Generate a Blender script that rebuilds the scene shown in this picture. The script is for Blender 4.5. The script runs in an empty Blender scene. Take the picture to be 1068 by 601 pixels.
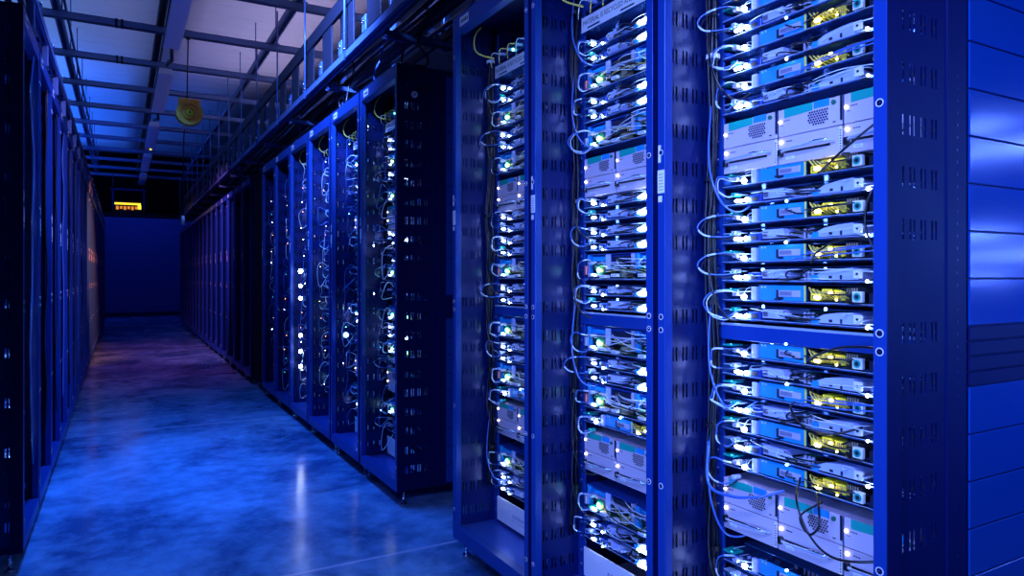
import bpy, bmesh, math, random
from mathutils import Vector, Matrix
random.seed(11)
PI = math.pi
S = bpy.context.scene
COL = S.collection
CAM_H = 1.18

# ------------------------------------------------------------------ materials
def mat(name, col, rough=0.5, metal=0.0, emit=None, estr=0.0, noise=0.0, nscale=8.0, bump=0.0, coat=0.0, spec=0.5):
    m = bpy.data.materials.new(name); m.use_nodes = True
    nt = m.node_tree; b = nt.nodes['Principled BSDF']
    b.inputs['Base Color'].default_value = (*col, 1)
    b.inputs['Roughness'].default_value = rough
    b.inputs['Metallic'].default_value = metal
    b.inputs['Specular IOR Level'].default_value = spec
    b.inputs['Coat Weight'].default_value = coat
    if emit:
        b.inputs['Emission Color'].default_value = (*emit, 1)
        b.inputs['Emission Strength'].default_value = estr
    if noise or bump:
        tc = nt.nodes.new('ShaderNodeTexCoord'); n = nt.nodes.new('ShaderNodeTexNoise')
        n.inputs['Scale'].default_value = nscale; n.inputs['Detail'].default_value = 5
        nt.links.new(tc.outputs['Object'], n.inputs['Vector'])
        if noise:
            r = nt.nodes.new('ShaderNodeMapRange')
            r.inputs['To Min'].default_value = max(0.02, rough - noise); r.inputs['To Max'].default_value = min(1, rough + noise)
            nt.links.new(n.outputs['Fac'], r.inputs['Value']); nt.links.new(r.outputs['Result'], b.inputs['Roughness'])
        if bump:
            bp = nt.nodes.new('ShaderNodeBump'); bp.inputs['Strength'].default_value = bump; bp.inputs['Distance'].default_value = 0.01
            nt.links.new(n.outputs['Fac'], bp.inputs['Height']); nt.links.new(bp.outputs['Normal'], b.inputs['Normal'])
    return m

M = dict(
    rack=mat('rack_blue_lit', (0.008, 0.055, 0.33), 0.34, 0.25, noise=0.08, spec=.35),  # black racks; the blue of the light is put into the colour
    rackin=mat('rack_blue_shaded', (0.003, 0.014, 0.12), 0.28, 0.3, noise=0.05, nscale=5, spec=.35),  # shaded copy of the rack colour for the inner walls
    rackdark=mat('rack_dark_shaded', (0.002, 0.006, 0.07), 0.5, 0.0, noise=0.1, spec=.12),  # rack colour darkened further, shade painted in for end panels and webs
    sheet=mat('blanking_sheet', (0.006, 0.10, 0.5), 0.15, 0.45, noise=0.05, nscale=6, bump=0.03),
    edge=mat('edge_steel', (0.5, 0.65, 0.9), 0.22, 0.4),
    chrome=mat('chrome', (0.8, 0.85, 0.95), 0.15, 1.0),
    black=mat('black_plastic', (0.004, 0.005, 0.012), 0.4),
    cableblk=mat('black_cable', (0.003, 0.005, 0.014), 0.3),
    cablewht=mat('pale_cable', (0.65, 0.8, 0.95), 0.2, coat=0.6),
    cableyel=mat('yellow_cable', (0.75, 0.65, 0.12), 0.35),
    cableblu=mat('blue_cable', (0.05, 0.15, 0.55), 0.3, coat=0.4),
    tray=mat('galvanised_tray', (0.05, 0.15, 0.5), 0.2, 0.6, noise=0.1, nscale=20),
    pcb=mat('circuit_board', (0.015, 0.06, 0.2), 0.35, 0.1, noise=0.15, nscale=60, bump=0.3),
    pcbg=mat('circuit_board_green', (0.02, 0.16, 0.1), 0.35),
    card=mat('blue_card', (0.01, 0.28, 0.68), 0.42),
    pale=mat('pale_duct', (0.42, 0.5, 0.88), 0.45),
    psu=mat('supply_case', (0.68, 0.58, 0.70), 0.42, 0.15, noise=0.06, nscale=30),
    teal=mat('teal_label', (0.0, 0.38, 0.3), 0.5),
    white=mat('white_label', (0.85, 0.85, 0.92), 0.5),
    ink=mat('ink', (0.01, 0.01, 0.03), 0.6),
    greylab=mat('grey_connector', (0.42, 0.42, 0.6), 0.45),
    yellow=mat('yellow_plug', (0.9, 0.75, 0.03), 0.4),
    brown=mat('tan_block', (0.3, 0.25, 0.16), 0.6),
    red=mat('red_block', (0.75, 0.1, 0.08), 0.5),
    fin=mat('heatsink', (0.3, 0.4, 0.7), 0.3, 0.9),
    chip=mat('chip', (0.01, 0.015, 0.04), 0.3),
    led=mat('led_white', (1, 1, 1), 0.5, emit=(0.55, 0.72, 1.0), estr=30),
    ledb=mat('led_blue', (0.5, 0.6, 1), 0.5, emit=(0.12, 0.3, 1.0), estr=26),
    ledy=mat('led_yellow', (1, 1, 0.6), 0.5, emit=(1.0, 0.85, 0.12), estr=16),
    ledg=mat('led_green', (0.5, 1, 0.8), 0.5, emit=(0.12, 1.0, 0.5), estr=12),
    ledo=mat('led_orange', (1, 0.6, 0.3), 0.5, emit=(1.0, 0.32, 0.1), estr=7),
    leds=mat('led_small', (1, 1, 1), 0.5, emit=(1.0, 0.9, 0.7), estr=5),
    ledt=mat('led_teal', (0.3, 1, 1), 0.5, emit=(0.05, 0.8, 0.8), estr=2.0),
    signy=mat('sign_yellow', (1,.8,.1), .5, emit=(1.0,.72,.03), estr=1.3),
    signo=mat('sign_orange', (1,.4,.1), .5, emit=(1.0,.3,.02), estr=.8),
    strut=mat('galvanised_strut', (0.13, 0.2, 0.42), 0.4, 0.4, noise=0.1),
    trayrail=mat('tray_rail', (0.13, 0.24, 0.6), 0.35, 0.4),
    traydark=mat('tray_dark', (0.02, 0.022, 0.05), 0.5, 0.2),
    fixture=mat('fixture_white', (0.55, 0.58, 0.75), 0.5),
    brass=mat('reel_yellow', (1.0, 0.5, 0.06), 0.5, 0.1),
    bulk=mat('bulkhead', (0.004, 0.004, 0.012), 0.8, spec=.1),
    wallfar=mat('wall_paint', (0.06, 0.09, 0.28), 0.8, noise=0.05),
    wallside=mat('wall_side', (0.05, 0.06, 0.14), 0.8),
    lidblue=mat('cover_blue', (0.03, 0.1, 0.5), 0.3, 0.5),
)

# ------------------------------------------------------------------ mesh helper
class MB:
    def __init__(s): s.v = []; s.f = []; s.mi = []; s.ms = []; s.sm = []
    def _m(s, m):
        m = M[m] if isinstance(m, str) else m
        if m not in s.ms: s.ms.append(m)
        return s.ms.index(m)
    def poly(s, pts, m):
        b = len(s.v); s.v += [tuple(p) for p in pts]; s.f.append(tuple(range(b, b + len(pts)))); s.mi.append(s._m(m)); s.sm.append(False)
    def box(s, x0, x1, y0, y1, z0, z1, m, c=0.0):
        if x0 > x1: x0, x1 = x1, x0
        if y0 > y1: y0, y1 = y1, y0
        if z0 > z1: z0, z1 = z1, z0
        i = s._m(m); b = len(s.v)
        c = min(c, (x1-x0)*.45, (y1-y0)*.45, (z1-z0)*.45)
        if c <= 0:
            s.v += [(x, y, z) for x in (x0, x1) for y in (y0, y1) for z in (z0, z1)]
            fs = [(0,1,3,2),(4,6,7,5),(0,4,5,1),(2,3,7,6),(0,2,6,4),(1,5,7,3)]
            for f in fs: s.f.append(tuple(b+k for k in f)); s.mi.append(i); s.sm.append(False)
            return s
        # chamfered box via small bmesh
        bm = bmesh.new(); bmesh.ops.create_cube(bm, size=1)
        for v in bm.verts: v.co = Vector(((x0+x1)/2+v.co.x*(x1-x0), (y0+y1)/2+v.co.y*(y1-y0), (z0+z1)/2+v.co.z*(z1-z0)))
        bmesh.ops.bevel(bm, geom=bm.edges[:], offset=c, segments=1, profile=.5, affect='EDGES')
        bm.verts.index_update()
        for v in bm.verts: s.v.append(tuple(v.co))
        for f in bm.faces: s.f.append(tuple(b+v.index for v in f.verts)); s.mi.append(i); s.sm.append(False)
        bm.free(); return s
    def prism(s, pts, h, m):      # pts: outline (3d, planar); h: Vector extrusion
        i = s._m(m); b = len(s.v); n = len(pts); h = Vector(h)
        s.v += [tuple(p) for p in pts] + [tuple(Vector(p)+h) for p in pts]
        s.f.append(tuple(range(b, b+n))[::-1]); s.f.append(tuple(range(b+n, b+2*n)))
        for k in range(n): s.f.append((b+k, b+(k+1) % n, b+n+(k+1) % n, b+n+k))
        s.mi += [i]*(n+2); s.sm += [False]*(n+2); return s
    def tube(s, pts, r, m, n=6, r2=None):
        pts = [Vector(p) for p in pts]; i = s._m(m); b = len(s.v); N = len(pts)
        up = None
        for k, p in enumerate(pts):
            d = (pts[min(k+1, N-1)] - pts[max(k-1, 0)]).normalized()
            if up is None:
                a = Vector((0,0,1)) if abs(d.z) < .9 else Vector((1,0,0)); up = (a - d*a.dot(d)).normalized()
            else:
                up = (up - d*up.dot(d)); up = up.normalized() if up.length > 1e-6 else Vector((1,0,0))
            w = d.cross(up); rr = r if r2 is None else r + (r2-r)*k/(N-1)
            for q in range(n):
                a = 2*PI*q/n; s.v.append(tuple(p + (up*math.cos(a) + w*math.sin(a))*rr))
        for k in range(N-1):
            for q in range(n):
                s.f.append((b+k*n+q, b+k*n+(q+1) % n, b+(k+1)*n+(q+1) % n, b+(k+1)*n+q)); s.mi.append(i); s.sm.append(True)
        s.f.append(tuple(b+q for q in range(n))[::-1]); s.f.append(tuple(b+(N-1)*n+q for q in range(n))); s.mi += [i, i]; s.sm += [False, False]
        return s
    def cyl(s, p, axis, r, h, m, n=16, r2=None):
        return s.tube([Vector(p), Vector(p)+Vector(axis)*h], r, m, n, r2)
    def ring(s, p, axis, r0, r1, h, m, n=20):
        p = Vector(p); ax = Vector(axis).normalized(); a = Vector((0,0,1)) if abs(ax.z) < .9 else Vector((1,0,0))
        u = (a-ax*a.dot(ax)).normalized(); w = ax.cross(u); i = s._m(m); b = len(s.v)
        for q in range(n):
            d = u*math.cos(2*PI*q/n)+w*math.sin(2*PI*q/n)
            s.v += [tuple(p+d*r0), tuple(p+d*r1), tuple(p+d*r1+ax*h), tuple(p+d*r0+ax*h)]
        for q in range(n):
            c0 = b+4*q; c1 = b+4*((q+1) % n)
            for e in range(4): s.f.append((c0+e, c0+(e+1) % 4, c1+(e+1) % 4, c1+e)); s.mi.append(i); s.sm.append(False)
        return s
    def ball(s, p, r, m, sc=(1,1,1), nu=8, nv=6):
        i = s._m(m); b = len(s.v)
        for a in range(nv+1):
            t = PI*a/nv
            for c in range(nu):
                f = 2*PI*c/nu
                s.v.append((p[0]+r*sc[0]*math.sin(t)*math.cos(f), p[1]+r*sc[1]*math.sin(t)*math.sin(f), p[2]+r*sc[2]*math.cos(t)))
        for a in range(nv):
            for c in range(nu):
                s.f.append((b+a*nu+c, b+(a+1)*nu+c, b+(a+1)*nu+(c+1) % nu, b+a*nu+(c+1) % nu)); s.mi.append(i); s.sm.append(True)
        return s
    def mesh(s, name):
        me = bpy.data.meshes.new(name); me.from_pydata(s.v, [], s.f)
        for m in s.ms: me.materials.append(m)
        me.polygons.foreach_set('material_index', s.mi); me.polygons.foreach_set('use_smooth', s.sm)
        me.validate(); 
        bm = bmesh.new(); bm.from_mesh(me); bmesh.ops.recalc_face_normals(bm, faces=bm.faces[:]); bm.to_mesh(me); bm.free()
        me.update(); return me
    def build(s, name, parent=None, loc=(0,0,0)):
        o = bpy.data.objects.new(name, s.mesh(name)); COL.objects.link(o); o.location = loc
        if parent: o.parent = parent
        return o

def spline(pts, n=8):
    P = [Vector(p) for p in pts]; P = [P[0]*2-P[1]] + P + [P[-1]*2-P[-2]]; out = []
    for i in range(1, len(P)-2):
        for k in range(n):
            t = k/n; a, b, c, d = P[i-1], P[i], P[i+1], P[i+2]
            out.append(.5*((2*b)+(c-a)*t+(2*a-5*b+4*c-d)*t*t+(3*b-a-3*c+d)*t**3))
    out.append(P[-2]); return out

def tag(o, label=None, cat=None, group=None, kind=None):
    if label: o['label'] = label
    if cat: o['category'] = cat
    if group: o['group'] = group
    if kind: o['kind'] = kind
    return o
def thing(name, loc=(0,0,0), rz=0.0, **kw):
    o = bpy.data.objects.new(name, None); COL.objects.link(o); o.location = loc; o.rotation_euler.z = rz
    o.empty_display_size = .1
    return tag(o, **kw)
KIDS = {}
def kids(o):
    return [c for c in o.children]
def copy_tree(o, parent=None):
    c = o.copy(); COL.objects.link(c); c.parent = parent
    for ch in kids(o): copy_tree(ch, c)
    return c
protos = []
def place(proto, loc, rz, label, group):
    if not proto.get('_used'):
        proto['_used'] = 1; o = proto; first = True
    else:
        o = copy_tree(proto)
    o.location = loc; o.rotation_euler.z = rz
    o['label'] = label; o['group'] = group
    placed.append(o)
    return o
placed = []
def text_mesh(txt, size, m, sx=1.0):
    cu = bpy.data.curves.new('t', 'FONT'); cu.body = txt; cu.size = size; cu.align_x = 'LEFT'
    o = bpy.data.objects.new('t', cu); COL.objects.link(o)
    dg = bpy.context.evaluated_depsgraph_get(); me = bpy.data.meshes.new_from_object(o.evaluated_get(dg))
    bpy.data.objects.remove(o); me.materials.clear(); me.materials.append(M[m])
    for v in me.vertices: v.co.x *= sx
    return me
# text plane in rack space: reads along -Y, up +Z, faces -X
TXT = Matrix(((0,0,-1,0),(-1,0,0,0),(0,1,0,0),(0,0,0,1)))

# ------------------------------------------------------------------ THE SETTING
def struct(o): o['kind'] = 'structure'; return o
# floor material: polished, mottled concrete with sawn joints
fm = bpy.data.materials.new('polished_concrete'); fm.use_nodes = True
nt = fm.node_tree; b = nt.nodes['Principled BSDF']
tc = nt.nodes.new('ShaderNodeTexCoord')
def noise(scale, detail=6, rough=.6, sc=(1,1,1), dist=0.0):
    mp = nt.nodes.new('ShaderNodeMapping'); mp.inputs['Scale'].default_value = sc
    n = nt.nodes.new('ShaderNodeTexNoise'); n.inputs['Scale'].default_value = scale; n.inputs['Detail'].default_value = detail; n.inputs['Roughness'].default_value = rough
    n.inputs['Distortion'].default_value = dist
    nt.links.new(tc.outputs['Object'], mp.inputs['Vector']); nt.links.new(mp.outputs['Vector'], n.inputs['Vector']); return n
n1 = noise(1.5, 7, .62, (1,1,1), .6); n2 = noise(9, 6, .65)
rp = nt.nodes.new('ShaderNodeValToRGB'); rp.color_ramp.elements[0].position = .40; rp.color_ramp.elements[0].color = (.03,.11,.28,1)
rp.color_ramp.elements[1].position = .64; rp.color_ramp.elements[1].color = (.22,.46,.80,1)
mx = nt.nodes.new('ShaderNodeMix'); mx.inputs['Factor'].default_value = .25
ad = nt.nodes.new('ShaderNodeMath'); ad.operation = 'MULTIPLY_ADD'; ad.inputs[1].default_value = .35
nt.links.new(n2.outputs['Fac'], ad.inputs[0]); 
sb = nt.nodes.new('ShaderNodeMath'); sb.operation = 'MULTIPLY'; sb.inputs[1].default_value = .68
nt.links.new(n1.outputs['Fac'], sb.inputs[0]); nt.links.new(sb.outputs[0], ad.inputs[2])
nt.links.new(ad.outputs[0], rp.inputs['Fac'])
sp = nt.nodes.new('ShaderNodeSeparateXYZ'); nt.links.new(tc.outputs['Object'], sp.inputs[0])
# joints every 3.2 m across the aisle
j1 = nt.nodes.new('ShaderNodeMath'); j1.operation = 'ADD'; j1.inputs[1].default_value = .4 + 32
j2 = nt.nodes.new('ShaderNodeMath'); j2.operation = 'MODULO'; j2.inputs[1].default_value = 3.2
j3 = nt.nodes.new('ShaderNodeMath'); j3.operation = 'LESS_THAN'; j3.inputs[1].default_value = .02
nt.links.new(sp.outputs['Y'], j1.inputs[0]); nt.links.new(j1.outputs[0], j2.inputs[0]); nt.links.new(j2.outputs[0], j3.inputs[0])
mj = nt.nodes.new('ShaderNodeMix'); mj.data_type = 'RGBA'
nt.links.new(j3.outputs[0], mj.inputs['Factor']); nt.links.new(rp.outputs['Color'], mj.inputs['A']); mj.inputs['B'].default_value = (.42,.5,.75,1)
nt.links.new(mj.outputs['Result'], b.inputs['Base Color'])
rr = nt.nodes.new('ShaderNodeMapRange'); rr.inputs['To Min'].default_value = .02; rr.inputs['To Max'].default_value = .34
nt.links.new(n1.outputs['Fac'], rr.inputs['Value']); nt.links.new(rr.outputs['Result'], b.inputs['Roughness'])
bp = nt.nodes.new('ShaderNodeBump'); bp.inputs['Strength'].default_value = .025; bp.inputs['Distance'].default_value = .02
nt.links.new(n2.outputs['Fac'], bp.inputs['Height']); nt.links.new(bp.outputs['Normal'], b.inputs['Normal'])
M['floor'] = fm
mb = MB(); mb.box(-4.2, 4.7, -4.2, 23.2, -.1, 0, 'floor'); struct(mb.build('floor'))

# ceiling: ribbed metal deck
M['deck'] = mat('deck', (0.62, 0.58, 0.66), 0.6, 0.0, noise=0.1, nscale=3, bump=.05)
mb = MB(); z = 4.15; y = -4.1
prof = []
while y < 23.1:
    prof += [(y, z), (y+.262, z), (y+.275, z-.007), (y+.285, z-.007), (y+.298, z)]; y += .3
pv = [(-4.1, p[0], p[1]) for p in prof]; pw = [(4.6, p[0], p[1]) for p in prof]
for k in range(len(prof)-1): mb.poly([pv[k], pv[k+1], pw[k+1], pw[k]], 'deck')
mb.box(-4.2, 4.7, -4.2, 23.2, z+.03, z+.1, 'deck')
struct(mb.build('ceiling'))
mb = MB(); mb.box(-4.2, 4.7, 23.0, 23.2, 0, 4.2, 'wallfar'); struct(mb.build('wall_far'))
mb = MB(); mb.box(-4.2, 4.7, -4.2, -4.0, 0, 4.2, 'wallside'); struct(mb.build('wall_back'))
mb = MB(); mb.box(-4.2, -4.0, -4.2, 23.2, 0, 4.2, 'wallside'); struct(mb.build('wall_left'))
mb = MB(); mb.box(4.5, 4.7, -4.2, 23.2, 0, 4.2, 'wallside'); struct(mb.build('wall_right'))
mb = MB(); mb.box(-4.0, 4.5, 22.98, 23.0, 0, .12, 'rackdark'); struct(mb.build('baseboard_far'))
mb = MB(); mb.box(-4.0, 4.5, 19.2, 19.5, 2.62, 4.15, 'bulk'); mb.box(-4.0, 4.5, 19.16, 19.2, 2.62, 2.70, 'traydark')
struct(mb.build('trim_bulkhead'))['kind'] = 'structure'

# ------------------------------------------------------------------ RACK
# rack space: origin = middle of the front edge on the floor, +X goes into the rack, +Y is the far side
HW = .311; TOP = 2.265; BOT = .077; DEP = 1.08
def slotted_panel(y, m, zskip=()):
    """side sheet at y with rows of paired slits, thin and pierced"""
    x0, x1 = .022, .2; th = .0016
    cols = [.052, .088, .124, .160]
    xs = [x0]; hol = []
    for c in cols:
        for s in (-.0095, .0035):
            xs += [c+s, c+s+.0062]; hol.append((c+s, c+s+.0062))
    xs.append(x1); zs = [BOT+.03]; rows = []
    z = .185
    while z < 2.2:
        if abs(z-1.17) > .03:
            zs += [z-.019, z+.019]; rows.append((z-.019, z+.019))
        z += .0985
    zs.append(TOP-.01)
    mb = MB()
    def ishole(xa, za):
        return any(abs(xa-h[0]) < 1e-6 for h in hol) and any(abs(za-r[0]) < 1e-6 for r in rows)
    for i in range(len(xs)-1):
        for j in range(len(zs)-1):
            a, b_, c, d = xs[i], xs[i+1], zs[j], zs[j+1]
            if ishole(a, c):
                for (p, q) in (((a, c), (a, d)), ((b_, c), (b_, d)), ((a, c), (b_, c)), ((a, d), (b_, d))):
                    mb.poly([(p[0], y, p[1]), (q[0], y, q[1]), (q[0], y+th, q[1]), (p[0], y+th, p[1])], m)
                zm = (c+d)/2
                continue
            for yy in (y, y+th): mb.poly([(a, yy, c), (b_, yy, c), (b_, yy, d), (a, yy, d)], m)
    # link bars that turn each pair of slits into an H
    for c in cols:
        for (za, zb) in rows:
            zm = (za+zb)/2
            mb.box(c-.003, c+.0035, y-.0006, y+th+.0006, zm-.002, zm+.002, 'ink')
    return mb

def build_rack(header_label=True):
    r = thing('server_rack', cat='server rack')
    for s in (-1, 1):
        mb = MB()
        ya, yb = (s*HW, s*(HW-.027))
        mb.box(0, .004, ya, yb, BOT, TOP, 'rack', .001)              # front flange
        mb.box(.0005, .045, ya, ya-s*.003, BOT, TOP, 'rackdark')            # outer web
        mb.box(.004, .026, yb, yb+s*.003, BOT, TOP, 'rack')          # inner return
        u = mb.build('upright', r)
        for zc in (1.50, 1.074, 1.040, .635, 2.1, .2):
            k = MB(); k.ring((-.0005, s*(HW-.0135), zc), (-1,0,0), .0062, .0078, .0012, 'white', 16)
            k.cyl((0, s*(HW-.0135), zc), (-1,0,0), .0052, .003, 'rackdark', 6); k.cyl((0, s*(HW-.0135), zc), (-1,0,0), .002, .0045, 'chrome', 6)
            k.build('bolt', u)
        # sheet with slits, then rail, then rear sheet
        slotted_panel(s*(HW-.006) - (.0008), 'rackin' if s > 0 else 'rackdark').build('side_panel', r)
        mb = MB(); mb.box(.2, .27, s*(HW-.002), s*(HW-.03), BOT, TOP-.01, 'rackdark', .002)
        z = .2
        while z < 2.2:
            mb.box(.232, .237, s*(HW-.0012), s*(HW-.002), z, z+.005, 'rackin'); z += .0246
        mb.build('rail_post', r)
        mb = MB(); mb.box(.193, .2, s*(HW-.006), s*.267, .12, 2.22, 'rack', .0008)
        z = .15
        while z < 2.2:
            mb.box(.1925, .1932, s*.284, s*.290, z, z+.007, 'ink'); mb.box(.1915, .1932, s*.284, s*.290, z+.016, z+.020, 'edge'); z += .0492
        mb.build('mounting_rail', r)
        mb = MB(); mb.box(.27, DEP-.04, s*(HW-.004), s*(HW-.008), BOT+.02, TOP-.02, 'rackdark'); mb.build('rear_side_panel', r)
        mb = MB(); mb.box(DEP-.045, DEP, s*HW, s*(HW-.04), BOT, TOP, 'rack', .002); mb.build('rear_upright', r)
        for x in (.05, DEP-.05):
            mb = MB(); mb.cyl((x, s*(HW-.03), 0), (0,0,1), .017, .008, 'chrome', 12); mb.cyl((x, s*(HW-.03), .008), (0,0,1), .006, BOT-.008+.01, 'chrome', 8)
            mb.cyl((x, s*(HW-.03), .03), (0,0,1), .011, .009, 'chrome', 6); mb.build('levelling_foot', r)
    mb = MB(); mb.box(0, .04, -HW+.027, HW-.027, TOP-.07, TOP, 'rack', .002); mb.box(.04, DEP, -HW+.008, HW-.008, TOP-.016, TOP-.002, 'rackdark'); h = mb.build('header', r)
    k = MB(); k.box(-.0012, 0, .16, .24, TOP-.055, TOP-.018, 'white')
    for q in range(5): k.box(-.0016, -.001, .226-.013*q, .218-.013*q, TOP-.045, TOP-.03, 'ink')
    k.build('sticker', h)
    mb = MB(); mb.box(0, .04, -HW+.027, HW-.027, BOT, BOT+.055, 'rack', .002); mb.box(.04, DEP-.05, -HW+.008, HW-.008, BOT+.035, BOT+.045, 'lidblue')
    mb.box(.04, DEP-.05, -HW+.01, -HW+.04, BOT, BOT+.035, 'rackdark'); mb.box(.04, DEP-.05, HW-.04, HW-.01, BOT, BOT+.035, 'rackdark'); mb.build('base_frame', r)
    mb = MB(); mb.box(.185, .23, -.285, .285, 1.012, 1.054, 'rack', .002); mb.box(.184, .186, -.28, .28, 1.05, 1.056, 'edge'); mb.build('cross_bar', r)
    mb = MB(); mb.box(DEP-.03, DEP-.02, -HW+.04, HW-.04, BOT+.03, TOP-.03, 'black'); mb.build('rear_panel', r)
    k = MB(); k.box(-.0012, 0, HW-.001, HW-.026, 1.395, 1.455, 'white')
    for q in range(6): k.box(-.0016, -.001, HW-.005, HW-.022, 1.402+.008*q, 1.405+.008*q, 'greylab')
    k.box(-.0012, 0, HW-.003, HW-.012, 1.475, 1.52, 'white'); k.box(-.0012, 0, HW-.003, HW-.017, 1.372, 1.388, 'white'); k.build('asset_sticker', r)
    return r
rack0 = build_rack()
def blanks(parent, side):
    """stack of horizontal blanking sheets closing the exposed rear of an end rack"""
    z = .09; k = 0
    zs = []
    while z < 2.24:
        h = .0935
        if abs(z+.0465-1.05) < .047: h = .028
        zs.append((z, min(z+h, 2.25))); z += h+.0028
    for za, zb in zs:
        mb = MB(); 
        m = 'sheet' if zb-za > .05 else 'rackdark'
        mb.box(.275, DEP-.02, side*(HW-.003), side*(HW+.0015), za, zb, m, .0012)
        mb.build('blanking_sheet', parent)

NEAR = [.768+HW, 1.410+HW, 2.052+HW]; NAMES3 = ['foremost rack', 'middle front rack', 'third front rack']
racks = []
def rack(x, y, rz, label, group):
    o = place(rack0, (x, y, 0), rz, label, group); racks.append(o); return o
r = rack(1.22, NEAR[0], 0, 'foremost open blue-lit server rack with big blue blanking sheets on its exposed side', 'front server racks')
rn0 = r
rack(1.22, NEAR[1], 0, 'open blue-lit server rack in the middle of the front three', 'front server racks')
rack(1.22, NEAR[2], 0, 'open server rack of the front three that stands beside the break in the row', 'front server racks')
FAR = [3.36+HW+.65*k for k in range(6)]
ordw = ['first','second','third','fourth','fifth','sixth','seventh','eighth','ninth','tenth','eleventh','twelfth','thirteenth','fourteenth','fifteenth','sixteenth','seventeenth','eighteenth','nineteenth','twentieth','twenty-first','twenty-second','twenty-third','twenty-fourth','twenty-fifth']
far_r = []
for k, y in enumerate(FAR):
    far_r.append(rack(1.22, y, 0, f'{ordw[k]} dim blue-lit server rack of the six beyond the break in the row', 'server racks beyond the break'))
for k in range(16):
    rack(1.22, 7.95+HW+.65*k, 0, f'{ordw[k]} server rack past the dark gap in the long distant row', 'distant server racks past the column')
left_r = []
for k in range(24):
    left_r.append(rack(-.34, 3.36+HW+.65*k, PI, f'{ordw[k]} server rack along the opposite side of the aisle, counted from its open end', 'server racks opposite'))
blanks(rn0, -1)
blanks(far_r[0], -1)
blanks(left_r[0], 1)
# round vent knob on the first far rack's end
mb = MB(); mb.cyl((.095, -HW-.001, 2.115), (0,-1,0), .017, .006, 'white', 20); mb.cyl((.095, -HW-.007, 2.115), (0,-1,0), .008, .003, 'greylab', 12)
tag(mb.build('round_badge', far_r[0]), label='round white badge')
t = thing('gap_filler', (1.24, 7.5, 0), cat='filler block', label='narrow black block standing in for the dark gap before the distant rack row')  # black block added to paint the dark look of the open gap
mb = MB(); mb.box(0, .9, -.2, .34, .08, 2.25, 'bulk', .006); mb.build('body', t)
for yy in (-.17, .31):
    mb = MB(); mb.cyl((.05, yy, 0), (0,0,1), .014, .085, 'chrome', 8); mb.build('levelling_foot', t)

# ------------------------------------------------------------------ SLEDS
SW = .267
def base_tray(r, h, rnd, mtl='tray'):
    mb = MB(); mb.box(0, .6, -SW, SW, 0, .0015, mtl); mb.box(0, .0015, -SW, SW, 0, .006, mtl); mb.box(-.0016, .0, -SW, SW, .0048, .0064, 'edge')  # pale strip paints the highlight along the tray's front edge
    for s in (-1, 1): mb.box(.0, .6, s*SW, s*(SW-.0015), 0, h*.55, mtl)
    for k in range(7): mb.box(-.0004, .0, -.22+.07*k, -.2+.07*k, .0015, .0045, 'ink')
    return mb.build('tray', r)
def board(r, z, rnd, m='pcb', x0=.02):
    mb = MB(); mb.box(x0, .5, -.25, .25, z, z+.0018, m)
    for k in range(60):
        x = x0+.01+rnd.random()**1.6*.3; y = rnd.uniform(-.24, .23); a = rnd.uniform(.003, .011); c = rnd.uniform(.003, .016); hh = rnd.uniform(.002, .011)
        mb.box(x, x+a, y, y+c, z+.0018, z+.0018+hh, rnd.choice(['chip','chip','fin','greylab','card','pcbg','pale','black']))
    return mb.build('circuit_board', r)
def led(r, y, z, kind='led', rad=.0055, x=-.006, sc=(1,1,1)):
    mb = MB(); mb.ball((x, y, z), rad, kind, sc); mb.box(x, x+.02, y-rad*.6, y+rad*.6, z-rad*.6, z+rad*.6, 'pcb'); return mb.build('indicator_light', r)
def fins(r, x, y, w, d, z, h, n=12):
    mb = MB(); mb.box(x, x+d, y, y+w, z, z+.003, 'fin')
    for k in range(n): mb.box(x, x+d, y+w*k/n, y+w*k/n+w/n*.35, z+.003, z+h, 'fin')
    return mb.build('heatsink', r)
def memory(r, x, y, z, h):
    mb = MB(); mb.box(x, x+.12, y, y+.0018, z, z+h, 'pcbg'); 
    for k in range(6): mb.box(x+.008+.018*k, x+.02+.018*k, y-.0012, y+.003, z+.006, z+h-.004, 'chip')
    mb.box(x-.004, x, y-.002, y+.004, z, z+h*.9, 'greylab')
    return mb.build('memory_module', r)
def wires(r, seed, ys, zs, m, n=4, rad=.0016, xo=-.012):
    rnd = random.Random(seed)
    for k in range(n):
        mb = MB(); ya = rnd.uniform(*ys); yb = rnd.uniform(*ys); za = rnd.uniform(*zs); zb = rnd.uniform(*zs)
        mb.tube(spline([(.06, ya, za), (.015, ya+.003, za), (xo*rnd.random(), (ya+yb)/2, (za+zb)/2+rnd.uniform(-.006,.004)), (.015, yb, zb), (.06, yb, zb)], 5), rad, m, 5); mb.build('wire', r)
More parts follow.
